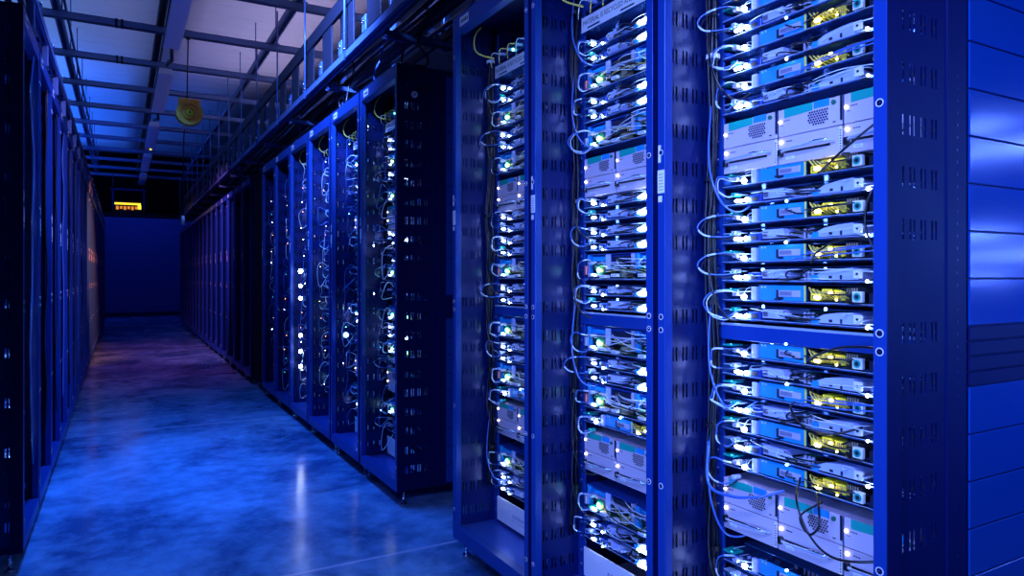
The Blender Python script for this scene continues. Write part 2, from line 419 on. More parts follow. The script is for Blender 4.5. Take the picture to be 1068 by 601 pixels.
def make_A(seed):
    rnd = random.Random(seed); r = thing('card_sled', cat='server')
    base_tray(r, .048, rnd); board(r, .006, rnd)
    # vertical blue expansion card facing the aisle
    mb = MB(); mb.box(.006, .0095, .012, .151, .007, .045, 'card', .0008)
    mb.box(.0045, .006, .012, .0155, .007, .045, 'yellow')
    mb.box(.0052, .006, .09, .097, .012, .034, 'ink'); mb.box(.005, .006, .075, .09, .010, .016, 'chip')
    for k in range(5): mb.box(.005, .006, .142-.01*k, .138-.01*k, .038, .042, 'cableyel' if k < 2 else 'card')
    c = mb.build('expansion_card', r)
    mb = MB(); mb.box(.0035, .006, .026, .088, .017, .033, 'greylab', .0006)
    for k in range(14): mb.box(.003, .0036, .084-.0025*k, .083-.0025*k, .020, .030, 'chip')
    mb.build('card_label', c)
    mb = MB(); mb.box(.002, .012, .155, .172, .006, .040, 'pale', .0006)
    for k in range(7): mb.box(.0013, .002, .157, .170, .010+.0035*k, .0115+.0035*k, 'greylab')
    mb.build('barcode_tab', r)
    led(r, .188, .014, 'led', .0072)
    led(r, .236, .034, 'ledt', .0018, -.002, (1,2,1))
    if seed % 3 != 2: led(r, .06, .050, 'led' if seed % 2 else 'ledb', .0035, -.004)
    for (gx, gy) in ((.10, .19), (.09, -.2)):  # hidden glows added to brighten the tray undersides
        mb = MB(); mb.ball((gx, gy, .036), .0045, 'ledb'); mb.box(gx-.004, gx+.004, gy-.004, gy+.004, .008, .033, 'pcb'); mb.build('inner_fill_light', r)
    # yellow plugs
    for k, (y0, w, z0, h) in enumerate([(.004, .026, .010, .018), (-.026, .028, .022, .016), (-.058, .028, .012, .024)]):
        mb = MB(); mb.box(.012, .05, y0-w, y0, z0, z0+h, 'yellow', .0012)
        for q in range(4): mb.box(.0112, .012, y0-w+.003+q*.005, y0-w+.0055+q*.005, z0+.004, z0+h-.004, 'brown')
        mb.build('yellow_plug', r)
    for k in range(8):
        y = .004-.0105*k
        mb = MB(); mb.tube(spline([(.03, y, .028), (.0, y-.006, .041-.003*k), (-.004, y-.02, .026), (.02, y-.03, .012)], 5), .0016, 'cableyel', 5); mb.build('wire', r)
    led(r, -.024, .018, 'ledy', .005, .0, (1,1.9,1)); led(r, -.06, .030, 'ledy', .003, -.002, (1,2,1)); led(r, -.075, .014, 'ledy', .0026, -.002)  # yellow lights added so the plugs show yellow under blue light
    # fan box with white bezel and green ring
    mb = MB(); mb.box(.01, .07, -.128, -.09, .004, .044, 'black', .001)
    for k in range(5): mb.box(.0092, .01, -.092-.006*k, -.095-.006*k, .030, .041, 'brown')
    f = mb.build('fan_box', r)
    mb = MB(); mb.box(-.002, .008, -.137, -.113, .010, .034, 'white', .001); mb.ring((-.0022, -.125, .022), (-1,0,0), .0052, .0088, .0015, 'teal'); mb.cyl((-.0022, -.125, .022), (-1,0,0), .005, .001, 'ink')
    mb.build('round_socket', f)
    mb = MB(); mb.box(.01, .06, -.175, -.145, .004, .03, 'chip', .001); mb.build('connector_block', r); mb = MB(); mb.box(.0, .05, -.225, -.18, .012, .034, 'lidblue', .001); mb.box(-.001, .0, -.215, -.19, .016, .03, 'ink'); mb.build('connector_block', r)
    fins(r, .12, -.08, .10, .1, .008, .03)
    for k in range(4): memory(r, .1, .05+.012*k, .008, .03)
    mb = MB(); mb.box(-.006, .03, .225, .262, .030, .034, 'teal'); mb.box(-.003, .02, .2, .222, .018, .024, 'fin'); mb.build('release_tab', r)
    wires(r, seed, (-.24, .1), (.008, .044), 'cableblu' if seed % 2 else 'cableblk', 4, .0018, -.02); wires(r, seed+7, (.15, .25), (.008, .044), 'cablewht', 3, .0012, -.02)
    mb = MB(); mb.box(.05, .11, -.24, .24, .0455, .047, 'tray'); mb.build('stiffener', r)
    return r
def make_B(seed, flip=False):
    rnd = random.Random(100+seed); r = thing('board_sled', cat='server'); g = -1 if flip else 1
    base_tray(r, .044, rnd); board(r, .005, rnd)
    # pale moulded air duct with cut corner
    mb = MB(); mb.prism([(.004, -.125, .009), (.004, .0, .009), (.004, .0, .013), (.004, -.04, .029), (.004, -.075, .034), (.004, -.11, .036), (.004, -.125, .026)], (.16, 0, 0), 'pale')
    mb.box(.0025, .004, -.06, -.052, .012, .018, 'ink'); mb.box(.0025, .004, -.085, -.08, .010, .02, 'ink'); mb.box(.003, .004, -.11, -.07, .030, .032, 'greylab')
    d = mb.build('air_duct', r)
    mb = MB(); mb.box(-.003, .004, -.136, -.116, .012, .032, 'white', .001); mb.ring((-.0032, -.126, .022), (-1,0,0), .0, .003, .001, 'ink', 8); mb.build('socket', d)
    mb = MB(); mb.prism([(.002, .065, .012), (.002, .135, .012), (.002, .135, .034), (.002, .075, .034)], (.1, 0, 0), 'pale'); mb.box(.001, .002, .118, .135, .014, .030, 'greylab'); 
    for k in range(6): mb.box(.0003, .001, .12+.0024*k, .1212+.0024*k, .016, .028, 'chip')
    mb.build('cable_duct', r)
    mb = MB(); y = -.045 if flip else .205; mb.ball((-.008, y, .014), .0068 if flip else .0066, 'led', (1, 2.3, .75), 10, 6); mb.ball((-.006, y-.024, .0145), .0062, 'led', (1,1.1,1)); mb.build('indicator_light', r)
    if flip: led(r, .2, .016, 'led', .0068, -.008, (1, 1.8, .7))
    led(r, -.152*g, .006, 'led', .0034 if seed % 2 else .0044)
    led(r, .236, .028, 'ledt', .0016, -.002, (1,2,1))
    for (gx, gy) in ((.13, .05), (.12, .235)):  # added glows deep in the sled, lighting the trays around them
        mb = MB(); mb.ball((gx, gy, .034), .0045, 'ledb'); mb.box(gx-.004, gx+.004, gy-.004, gy+.004, .007, .031, 'pcb'); mb.build('inner_fill_light', r)
    for k in range(3): memory(r, .02, .0+.011*k, .007, .026)
    fins(r, .03, -.22, .07, .09, .007, .03, 9)
    mb = MB(); mb.box(.0, .05, .14, .18, .006, .026, 'lidblue', .001); mb.box(-.001, 0, .15, .172, .010, .02, 'ink'); mb.build('connector_block', r); mb = MB(); mb.box(.0, .03, -.024, -.006, .006, .02, 'card', .001); mb.build('connector_block', r)
    wires(r, 45+seed, (-.25, .05), (.008, .036), 'cablewht', 3, .0013, -.02); wires(r, 40+seed, (-.04, .12), (.010, .036), 'cableblk', 4, .0022, -.02)
    wires(r, 60+seed, (-.02, .2), (.012, .034), 'cablewht', 4, .0013, -.02)
    mb = MB(); mb.box(-.004, .02, .20, .26, .029, .031, 'edge'); mb.box(.02, .05, -.24, .24, .0385, .0397, 'tray'); mb.build('stiffener', r)
    return r
def make_C(seed):
    rnd = random.Random(200+seed); r = thing('storage_sled', cat='server')
    base_tray(r, .09, rnd); board(r, .006, rnd, 'pcbg')
    for s in (-1, 1):
        yc = s*.13; a, b_ = yc-.125, yc+.125
        mb = MB(); mb.box(.004, .5, a, b_, .088, .0905, 'lidblue'); mb.box(.004, .02, a, b_, .056, .062, 'greylab', .001); mb.box(.004, .02, a, a+.012, .03, .088, 'greylab', .001); mb.box(.004, .02, b_-.016, b_, .02, .088, 'card', .001)
        mb.box(.004, .01, yc-.004, yc+.02, .03, .088, 'pale', .001); mb.box(.02, .06, a+.01, b_-.01, .062, .086, 'lidblue', .002)
        mb.box(.008, .02, a+.02, yc-.014, .066, .08, 'chip'); mb.box(.008, .02, yc+.03, b_-.03, .066, .08, 'card')
        c = mb.build('drive_cage', r)
        for (q0, q1) in ((a+.016, yc-.008), (yc+.024, b_-.02)):
            k = MB(); k.box(.012, .4, q0, q1, .034, .053, 'black', .002); k.box(.0115, .012, q0+.01, q1-.01, .048, .051, 'greylab'); k.box(.011, .012, q0+.005, q0+.014, .037, .043, 'white'); k.build('drive', c)
        mb = MB(); mb.box(.0, .03, a+.03, a+.055, .012, .034, 'brown', .001); mb.box(.0, .012, a+.058, a+.065, .012, .03, 'pcbg'); mb.build('capacitor_block', r)
        for q in range(3):
            mb = MB(); yy = b_-.03-.062*q; zq = .009+.004*((q+seed) % 2)
            mb.box(-.012, .01, yy-.032, yy, zq, zq+.010, 'white', .001); mb.box(-.013, -.012, yy-.028, yy-.004, zq+.003, zq+.006, 'greylab'); mb.build('white_plug', r)
        mb = MB(); mb.cyl((.0, yc+.045, .038), (1,0,0), .02, .03, 'pcbg', 14); mb.ball((-.002, yc+.05, .036), .0095, 'ledg', (.6,1,1)); mb.ball((-.006, yc+.036, .034), .0048, 'ledy'); mb.build('fan_light', r)
    mb = MB(); mb.ball((-.008, .20, .02), .006, 'led', (1,2,.6)); mb.build('indicator_light', r)
    mb = MB(); mb.box(-.003, .02, .246, .262, .02, .05, 'red' if seed % 2 else 'greylab', .001); mb.box(-.004, -.003, .249, .252, .022, .048, 'white'); mb.build('latch', r)
    wires(r, 80+seed, (-.2, .2), (.01, .08), 'cableblk', 7, .0022, -.03)
    wires(r, 90+seed, (-.2, .2), (.01, .085), 'cablewht', 8, .0016, -.03)
    wires(r, 95+seed, (-.2, .2), (.02, .06), 'cableyel', 3, .0011, -.018)
    return r
def f2y(f): return .088-.176*f
def make_psu_top():
    r = thing('power_supply', cat='power supply')
    mb = MB(); mb.box(0, .6, -.0865, .0865, 0, .066, 'psu', .0012); mb.box(-.001, 0, f2y(.965), f2y(.995), .01, .066, 'chip'); mb.box(-.002, 0, f2y(0), f2y(.02), 0, .066, 'fin')
    for k in range(3): mb.box(-.0004, 0, f2y(.1+.035*k), f2y(.125+.035*k), .036, .0385, 'ink')
    mb.box(-.0004, 0, f2y(.05), f2y(.1), .026, .0275, 'ink'); mb.box(-.0004, 0, f2y(.86), f2y(.9), .008, .011, 'ink')
    c = mb.build('casing', r)
    mb = MB(); mb.prism([(-.001, f2y(.11), .044), (-.001, f2y(.56), .0475), (-.001, f2y(.56), .066), (-.001, f2y(.11), .066)], (.001,0,0), 'teal'); mb.box(-.0012, 0, f2y(.58), f2y(.81), .05, .0665, 'card'); mb.build('sticker', c)
    mb = MB(); mb.box(-.0006, 0, f2y(.48), f2y(.81), .010, .049, 'psu')
    R_ = .0034; row = 0; z = .0135
    while z < .047:
        y = f2y(.5) - (R_*.95 if row % 2 else 0)
        while y > f2y(.80):
            if not ((z < .019 or z > .9) and (y > f2y(.545) or y < f2y(.755))):
                mb.poly([(-.0009, y+R_*.86*math.cos(PI/6+PI/3*q), z+R_*.86*math.sin(PI/6+PI/3*q)) for q in range(6)], 'ink')
            y -= R_*1.95
        z += R_*1.7; row += 1
    mb.build('vent', c)
    mb = MB(); mb.cyl((0, f2y(.88), .054), (-1,0,0), .0055, .004, 'pcbg', 12); mb.build('thumbscrew', c)
    mb = MB(); mb.ball((-.002, f2y(.045), .036), .0038, 'leds'); mb.build('indicator_light', r)
    return r
def make_psu_bottom():
    r = thing('battery_module', cat='power supply')
    mb = MB(); mb.box(0, .6, -.0865, .0865, 0, .066, 'psu', .0012); mb.box(-.001, 0, f2y(.955), f2y(.995), .002, .064, 'white')
    for k in range(9): mb.box(-.0014, -.001, f2y(.962), f2y(.985), .006+.006*k, .009+.006*k, 'ink')
    for k in range(3): mb.box(-.0004, 0, f2y(.14+.035*k), f2y(.165+.035*k), .053, .0555, 'ink')
    c = mb.build('casing', r)
    mb = MB(); mb.box(-.001, 0, f2y(.14), f2y(.27), .010, .018, 'white', .0003); mb.box(-.0014, -.001, f2y(.17), f2y(.24), .013, .0145, 'greylab'); mb.build('sticker', c)
    mb = MB(); mb.box(-.012, 0, f2y(.035), f2y(.105), .018, .036, 'black', .002)
    mb.tube(spline([(-.008, f2y(.1), .028), (-.02, f2y(.2), .031), (-.022, f2y(.6), .035), (-.02, f2y(.8), .036), (-.004, f2y(.9), .034)], 6), .0032, 'edge', 8); mb.box(-.002, 0, f2y(.12), f2y(.82), .026, .031, 'black')  # black strip on the casing paints the shadow under the handle
    mb.tube(spline([(-.0215, f2y(.6), .0385), (-.0225, f2y(.72), .0395), (-.018, f2y(.84), .038)], 5), .0022, 'chrome', 6); mb.build('handle', r)
    mb = MB(); mb.ball((-.002, f2y(.06), .054), .0045, 'leds'); mb.build('indicator_light', r)
    return r
def make_lip():
    r = thing('label_shelf', cat='shelf')
    mb = MB(); mb.box(-.012, -.009, -SW, SW, 0, .052, 'white', .0006)  # lip whitened: the LED light falling on it is put into the colour
    mb.box(-.012, .55, -SW, SW, -.002, 0, 'tray')
    for y0 in (.16, -.02, -.2): mb.box(-.0128, -.012, y0, y0+.07, .006, .012, 'chrome'); mb.box(-.0132, -.0128, y0+.005, y0+.065, .008, .0105, 'ink')
    c = mb.build('front_lip', r)
    me = text_mesh('MATERIAL IS RECYCLED AND', .024, 'ink', 1.0)
    w = max(v.co.x for v in me.vertices)
    for v in me.vertices: v.co.x *= .272/w
    me.transform(TXT); o = bpy.data.objects.new('lettering', me); COL.objects.link(o); o.parent = c; o.location = (-.0126, .257, .022)
    mb = MB()
    return r
def make_switch():
    r = thing('network_switch', cat='network switch')
    mb = MB(); mb.box(0, .4, -SW, SW, 0, .044, 'lidblue', .002)
    for k in range(24): mb.box(-.0006, 0, .235-.019*k, .222-.019*k, .006, .018, 'ink'); mb.box(-.0006, 0, .235-.019*k, .222-.019*k, .024, .036, 'ink')
    mb.build('casing', r)
    for k in range(7):
        mb = MB(); y = .2-.07*k; mb.box(-.03, 0, y, y-.011, .007, .017, 'pale', .001); mb.tube(spline([(-.028, y-.005, .012), (-.06, y+.0, .008), (-.05, y+.03, -.02), (-.03, min(.27, y+.06), -.03)], 5), .002, 'cableyel' if k % 3 else 'cablewht', 5); mb.build('patch_plug', r)
    mb = MB(); mb.ball((-.008, -.01, .036), .011, 'ledg', (.6,1.4,.9)); mb.ball((-.010, -.03, .033), .006, 'led', (1,2,1)); mb.build('indicator_light', r)
    mb = MB(); mb.ball((-.006, .12, .012), .006, 'ledg'); mb.build('status_light', r)
    return r
def make_bottom():
    r = thing('bottom_cover', cat='panel')
    mb = MB(); mb.box(-.002, .004, -SW, SW, 0, .10, 'white', .001); mb.box(.004, .5, -SW, SW, 0, .004, 'psu')
    for k in range(9): mb.box(-.0025, -.002, .13-.016*k, .12-.016*k, .045, .06, 'greylab')
    for k in range(16): mb.box(-.0025, -.002, .14-.01*k, .134-.01*k, .032, .036, 'greylab')
    mb.build('face', r)
    mb = MB(); mb.box(-.006, -.002, -.2, -.12, .07, .09, 'teal', .001); mb.build('sticker', r)
    return r
def make_cable(seed):
    rnd = random.Random(300+seed); r = thing('network_cable', cat='cable')
    j = lambda a: rnd.uniform(-a, a)
    e = rnd.uniform(.5, 1.05); dz = rnd.uniform(-.018, .006)
    P = [(.02, .215, .0), (-.03*e, .225, .006+j(.006)), (-.055*e, .225+.045*e+j(.008), .004+j(.006)), (-.06*e+j(.01), .225+.062*e, -.020+j(.012)), (-.055*e, .225+.05*e+j(.01), -.040+dz), (-.03*e, .235, -.048+dz+j(.006)), (-.004, .212, -.040+j(.006))]
    mb = MB(); sp_ = spline(P, 6); mb.tube(sp_, .0021, 'cableblu', 6); mb.build('sheath', r)
    mb = MB(); a0 = rnd.randrange(4, 10); a1 = rnd.randrange(20, 24); mb.tube(sp_[a0:a0+rnd.randrange(4, 8)], .0029, 'cablewht', 6); mb.build('marker_sleeve', r); mb = MB(); mb.tube(sp_[a1:a1+7], .0028, 'cablewht', 6); mb.build('marker_sleeve', r)
    mb = MB(); mb.tube(spline([(p[0]*.8-.005, p[1]-.004, p[2]-.004+j(.004)) for p in P], 5), .0017, 'cablewht' if seed % 2 else 'cableblk', 5); mb.build('sheath', r)
    mb = MB(); mb.box(-.014, .012, .207, .222, -.005, .005, 'greylab', .001); mb.build('plug', r); mb = MB(); mb.box(-.014, .012, .214, .226, -.045, -.035, 'teal' if seed % 2 else 'pale', .001); mb.build('plug', r)
    return r
A = [make_A(k) for k in range(3)]; B = [make_B(k) for k in range(3)]; Bf = [make_B(5+k, True) for k in range(2)]; Cs = [make_C(k) for k in range(2)]
P1 = make_psu_top(); P2 = make_psu_bottom(); LIP = make_lip(); SWI = make_switch(); BTM = make_bottom(); CB = [make_cable(k) for k in range(9)]

# upper block, middle block, lower block, bottom block (card-centre heights)
def fill(rk, rname, style, short=False):
    X = 1.22+.19; Y = rk
    if short: X = 1.22+.152
    n = dict(a=0, b=0, c=0, w=0)
    rnd = random.Random(int(rk*100))
    def dim(o):
        for ch in kids(o):
            if 'light' in ch.name and rnd.random() < .75: bpy.data.objects.remove(ch)
    def sledA(c):
        n['a'] += 1; o = place(A[n['a'] % 3], (X+rnd.uniform(-.002,.002), Y, c-.025), 0, f'blue-card sled, yellow plugs, {ordw[n["a"]-1]} from the top in the {rname}', 'card sleds, '+rname)
        if short: dim(o)
        if not short or n['a'] % 2: cab(c-.004)
    def sledB(z, f=False):
        n['b'] += 1; o = place((Bf if f else B)[n['b'] % (2 if f else 3)], (X+rnd.uniform(-.002,.002), Y, z), 0, f'board sled, pale duct, {ordw[n["b"]-1]} from the top in the {rname}', 'board sleds, '+rname)
        if short: dim(o)
        if f and n['b'] % 2 : cab(z+.03)
    def sledC(z):
        n['c'] += 1; place(Cs[n['c'] % 2], (X, Y, z), 0, f'tall green-lit storage sled, {ordw[n["c"]-1]} from the top in the {rname}', 'storage sleds, '+rname)
        cab(z+.06)
    def cab(z):
        n['w'] += 1; place(CB[rnd.randrange(9)], (X, Y, z), 0, f'looped pale cable, {ordw[n["w"]-1]} from the top in the {rname}', 'looped cables, '+rname)
    pairs_up = [1.98, 1.882, 1.782, 1.682]; mid = [1.437, 1.337, 1.237, 1.137]; low = [.99, .892, .794, .696]; bot = [.44, .342]
    place(SWI, (X, Y, 2.10), 0, f'network switch with green light topping the {rname}', 'network switches')
    place(LIP, (X, Y, 2.025), 0, f'shelf with a lettered pale lip near the top of the {rname}', 'lettered shelves')
    place(BTM, (X, Y, .135), 0, f'white cover with small print at the foot of the {rname}', 'bottom covers')
    def pair(c, s):
        if s == 'A': sledA(c); sledB(c-.0745)
        elif s == 'B': sledB(c-.026, True); sledB(c-.0745, True)
        elif s == 'a': sledA(c)
        else: sledC(c-.0725)
    for blk, st in zip((pairs_up, mid, low, bot), style):
        for c, s in zip(blk, st): pair(c, s)
    for zb, which in ((1.456, 'upper'), (.510, 'lower')):
        if zb > 1: pass
        for k in range(3):
            pos = ['far', 'central', 'near'][k]
            yy = Y+.1775*(1-k)
            place(P2, (X, yy, zb-.003), 0, f'{pos} handled supply module, {which} power shelf, {rname}', 'handled supply modules')
            place(P1, (X, yy, zb+.065), 0, f'{pos} teal-stickered power supply, {which} power shelf, {rname}', 'teal-stickered power supplies')
ST3 = ('AAAA', 'AAAA', 'AAAa', 'AA')
ST2 = ('BCBC', 'BBCB', 'CBCa', 'CB')
fill(NEAR[0], NAMES3[0], ST3); fill(NEAR[1], NAMES3[1], ST2); fill(NEAR[2], NAMES3[2], ST2)
for k in range(4): fill(FAR[k], f'{ordw[k]} rack past the break', ST2 if k % 2 == 0 else ST3, short=True)

for q in range(9):
    o = place(B[q % 3], (-.40, 3.36+HW, .42+.2*q), PI, f'board sled, {ordw[8-q]} from the top, in the end rack of the row opposite', 'board sleds opposite')

# ------------------------------------------------------------------ long cables
def long_cable(name, pts, rad, m, label, group, ties=True, n=6, strands=1, spread=.006):
    t = thing(name, cat='cable', label=label, group=group)
    rnd = random.Random(len(label)*7+int(abs(pts[0][1])*1000))
    mb = MB()
    for s in range(strands):
        o = Vector((rnd.uniform(-1,1), rnd.uniform(-1,1), 0))*spread*(1 if strands > 1 else 0)
        mb.tube(spline([Vector(p)+o+Vector((rnd.uniform(-1,1), rnd.uniform(-1,1), 0))*spread*.4*(strands > 1) for p in pts], n), rad, m if not isinstance(m, list) else m[s % len(m)], 6)
    mb.build('sheath', t)
    if ties and strands > 1:
        for p in pts[1:-1:2]:
            k = MB(); k.ring((p[0], p[1], p[2]-.006), (0,0,1), spread+rad*.6, spread+rad*1.7, .012, 'white' if rnd.random() < .12 else 'black', 12); k.build('cable_tie', t)
    return t
for i, (rk, nm) in enumerate(zip(NEAR+FAR, NAMES3+[f'{ordw[k]} rack past the break' for k in range(6)])):
    rnd = random.Random(500+i); y = rk+HW-.026; x = 1.22+.165
    pts = [(x+.02, y, 2.24)] + [(x+rnd.uniform(-.008,.008), y+rnd.uniform(-.006,.004), 2.1-.165*k) for k in range(12)]
    long_cable('cable_bundle', pts, .004, ['cableblk'], f'dark vertical cable bundle strapped inside the {nm}', 'vertical cable bundles', strands=6, spread=.012)
    for q in range(7 if i < 3 else 1):
        z0 = [1.75, 1.15, .62, 1.95, 1.4, .9, .4][q]+rnd.uniform(-.05,.05)
        p = [(x, y, z0+.2), (x-.02, y-.01, z0+.08), (x-.03, y-.03, z0), (x-.015, y-.055, z0-.07), (x+.03, y-.07, z0-.09), (x+.055, y-.11, z0-.06)]
        long_cable('patch_cable', p, .0028, rnd.choice(['cableblk','cableblu']), f'loose dark patch cable, {ordw[q]} from the top, in the {nm}', 'loose patch cables')
# yellow cable at the top of each rack
for i, (rk, nm) in enumerate(zip(NEAR[1:]+FAR[:4], NAMES3[1:]+[f'{ordw[k]} rack past the break' for k in range(4)])):
    y = rk+HW-.05
    long_cable('yellow_cable', [(1.33, y, 2.235), (1.30, y-.01, 2.2), (1.285, y-.02, 2.15), (1.30, y-.03, 2.11), (1.36, y-.06, 2.09)], .0035, 'cableyel', f'pale yellow cable hanging in the top corner of the {nm}', 'yellow top cables')
# sweeping black cables across the foremost rack's sleds
Xf = 1.395; Yc = NEAR[0]
sweeps = [([(Xf+.01, Yc-.03, 1.42), (Xf-.03, Yc-.08, 1.425), (Xf-.045, Yc-.13, 1.45), (Xf-.03, Yc-.2, 1.50), (Xf+.01, Yc-.24, 1.53)], 'just below the upper power shelf'),
          ([(Xf+.01, Yc+.02, .70), (Xf-.04, Yc-.01, .66), (Xf-.05, Yc-.05, .60), (Xf-.05, Yc-.10, .57), (Xf-.04, Yc-.16, .575), (Xf, Yc-.24, .60)], 'drooping over the lower power shelf'),
          ([(Xf+.01, Yc-.04, .66), (Xf-.04, Yc-.02, .63), (Xf-.05, Yc-.05, .60), (Xf-.05, Yc-.075, .625), (Xf-.03, Yc-.06, .66), (Xf, Yc-.03, .68)], 'coiled above the lower power shelf'),
          ([(Xf+.01, Yc-.01, 1.21), (Xf-.02, Yc-.05, 1.235), (Xf-.03, Yc-.12, 1.26), (Xf-.02, Yc-.19, 1.25), (Xf, Yc-.23, 1.2)], 'arching over the third sled of the middle block'),
          ([(Xf+.01, Yc-.0, .98), (Xf-.025, Yc-.05, 1.0), (Xf-.03, Yc-.12, 1.025), (Xf-.02, Yc-.2, 1.03), (Xf, Yc-.25, 1.03)], 'rising towards the cross bar'),
          ([(Xf+.01, Yc-.14, .85), (Xf-.03, Yc-.09, .83), (Xf-.04, Yc-.03, .835), (Xf-.035, Yc+.01, .87), (Xf, Yc+.03, .88)], 'curling below the second lower sled'),
          ([(Xf-.02, Yc-.2, 1.38), (Xf-.04, Yc-.185, 1.34), (Xf-.04, Yc-.18, 1.28), (Xf-.03, Yc-.2, 1.23), (Xf, Yc-.22, 1.22)], 'looping down beside the front post')]
for p, w in sweeps:
    long_cable('black_cable', p, .0028, 'cableblk', f'thin black cable {w}, foremost rack', 'sweeping black cables', n=8)
long_cable('black_cable', [(1.36, Yc+.27, .74), (1.33, Yc+.24, .64), (1.34, Yc+.17, .625), (1.36, Yc+.1, .64), (1.40, Yc+.06, .66)], .004, 'cableblu', 'thick blue cable sagging across the corner of the lower power shelf, foremost rack', 'sweeping black cables', n=8)
# loose lit cables that fill the far racks' openings
for k in range(6):
    rnd = random.Random(900+k); y0 = FAR[k]
    for q in range(16):
        z = .3+q*.115+rnd.uniform(-.03,.03); yy = y0+rnd.uniform(.05, .22)
        p = [(1.35, yy, z), (1.29+rnd.uniform(-.02,.02), yy-.03, z+.03), (1.27+rnd.uniform(-.015,.02), yy-.02+rnd.uniform(-.03,.03), z-.02), (1.29, yy+.03, z-.05-rnd.uniform(0,.12)), (1.36, yy+.05, z-.06)]
        c = long_cable('patch_cable', p, .002, rnd.choice(['cablewht','cablewht','cableblu','cableblu','cableblk']), f'tangled patch cable, {ordw[q]} from the bottom, {ordw[k]} rack past the break', 'tangled patch cables')
        mb = MB(); kind = rnd.choice(['ledo','leds','led','ledt']) if k > 1 else rnd.choice(['leds','ledt','ledb','ledg']); 
        mb.ball((1.283, yy-.02, z+.0), .003, kind)
        if rnd.random() < (.25 if k < 2 else .6): mb.build('plug_light', c)
def far_led(k, z, rad, kind, dy=0):
    t = thing('status_lamp', cat='indicator light', label=f'bright status lamp at {["knee","waist","chest","head","ankle","shoulder","hip"][far_led.n % 7]} height in the {ordw[k]} rack past the break', group='bright status lamps'); far_led.n += 1
    y = FAR[k]+.1+dy
    mb = MB(); mb.ball((1.262, y, z), rad, kind); mb.build('bulb', t); mb = MB(); mb.box(1.266, 1.35, y-.006, y+.006, z-.004, z+.004, 'pcb'); mb.build('stalk', t)
far_led.n = 0
far_led(1, .80, .016, 'ledb'); far_led(3, 1.22, .018, 'led'); far_led(3, 1.10, .015, 'led'); far_led(3, 1.0, .015, 'led'); far_led(3, .70, .015, 'led'); far_led(3, .57, .015, 'led'); far_led(3, .45, .015, 'led')
# left row: hanging cables inside the first openings
for k in range(8):
    y0 = 3.36+.65*k
    rnd = random.Random(700+k)
    pts = [(-.352, y0+.5, 2.2)] + [(-.355+rnd.uniform(-.006,.004), y0+.5+rnd.uniform(-.05,.05), 2.0-.28*q) for q in range(7)]
    long_cable('hanging_cable', pts, .0042, 'cableblu' if k % 3 == 0 else 'cableblk', f'cable hanging down inside the {ordw[k]} opening of the row opposite', 'hanging cables opposite')

# ------------------------------------------------------------------ OVERHEAD
def strut_box(mb, a, b_, w=.041, h=.041, m='strut', lips=True):
    a = Vector(a); b_ = Vector(b_)
    if abs(b_.x-a.x) > abs(b_.y-a.y):
        mb.box(a.x, b_.x, a.y-w/2, a.y+w/2, a.z+h-.006, a.z+h, m); mb.box(a.x, b_.x, a.y-w/2, a.y-w/2+.004, a.z, a.z+h, m); mb.box(a.x, b_.x, a.y+w/2-.004, a.y+w/2, a.z, a.z+h, m)
        mb.box(a.x, b_.x, a.y-w/2, a.y-w/2+.012, a.z, a.z+.004, m); mb.box(a.x, b_.x, a.y+w/2-.012, a.y+w/2, a.z, a.z+.004, m)
    else:
        mb.box(a.x-w/2, a.x+w/2, a.y, b_.y, a.z+h-.006, a.z+h, m); mb.box(a.x-w/2, a.x-w/2+.004, a.y, b_.y, a.z, a.z+h, m); mb.box(a.x+w/2-.004, a.x+w/2, a.y, b_.y, a.z, a.z+h, m)
        mb.box(a.x-w/2, a.x-w/2+.012, a.y, b_.y, a.z, a.z+.004, m); mb.box(a.x+w/2-.012, a.x+w/2, a.y, b_.y, a.z, a.z+.004, m)
GZ = 3.47
for k in range(11):
    y = 6.11+1.22*k
    t = thing('ceiling_strut', (0, y, GZ), cat='ceiling beam', label=f'{ordw[k]} galvanised channel crossing the aisle under the ceiling, counted from the reader towards the sign', group='cross channels')
    mb = MB(); strut_box(mb, (-3.9, 0, 0), (4.4, 0, 0), .062, .062); mb.build('channel', t)
    for x in (-2.4, -.5, 1.33, 3.0):
        mb = MB(); mb.cyl((x+.04, .0, .05), (0,0,1), .006, 4.15-GZ-.05, 'strut', 6); mb.box(x+.01, x+.07, -.04, .04, .062, .07, 'strut'); mb.build('hanger_rod', t)
    if k in (1, 2):
        mb = MB(); [mb.box(-.05+q*.045, -.03+q*.045, -.034, .034, -.003, .068, 'black') for q in range(2)]; mb.build('strap', t)
for k, x in enumerate((-1.9, -.5, .32, 1.33, 2.4)):
    t = thing('long_ceiling_strut', (x, 0, GZ+.064), cat='ceiling beam', label=['galvanised channel over the row opposite, running the room length','dark channel above the aisle edge of the row opposite, running lengthwise','slim dark channel just beside the unlit light fixtures, running lengthwise','lengthwise channel above the aisle edge of the open racks','lengthwise channel far behind the open racks'][k], group='lengthwise channels')
    mb = MB(); strut_box(mb, (0, -3.9, 0), (0, 19.1, 0), .062, .062, 'strut' if k != 2 else 'traydark'); mb.build('channel', t)
    # thin conduit clipped beside
    mb = MB(); mb.tube([(.06, -3.9, .08), (.06, 19.1, .08)], .012, 'strut' if k % 2 else 'traydark', 8); mb.build('conduit', t)
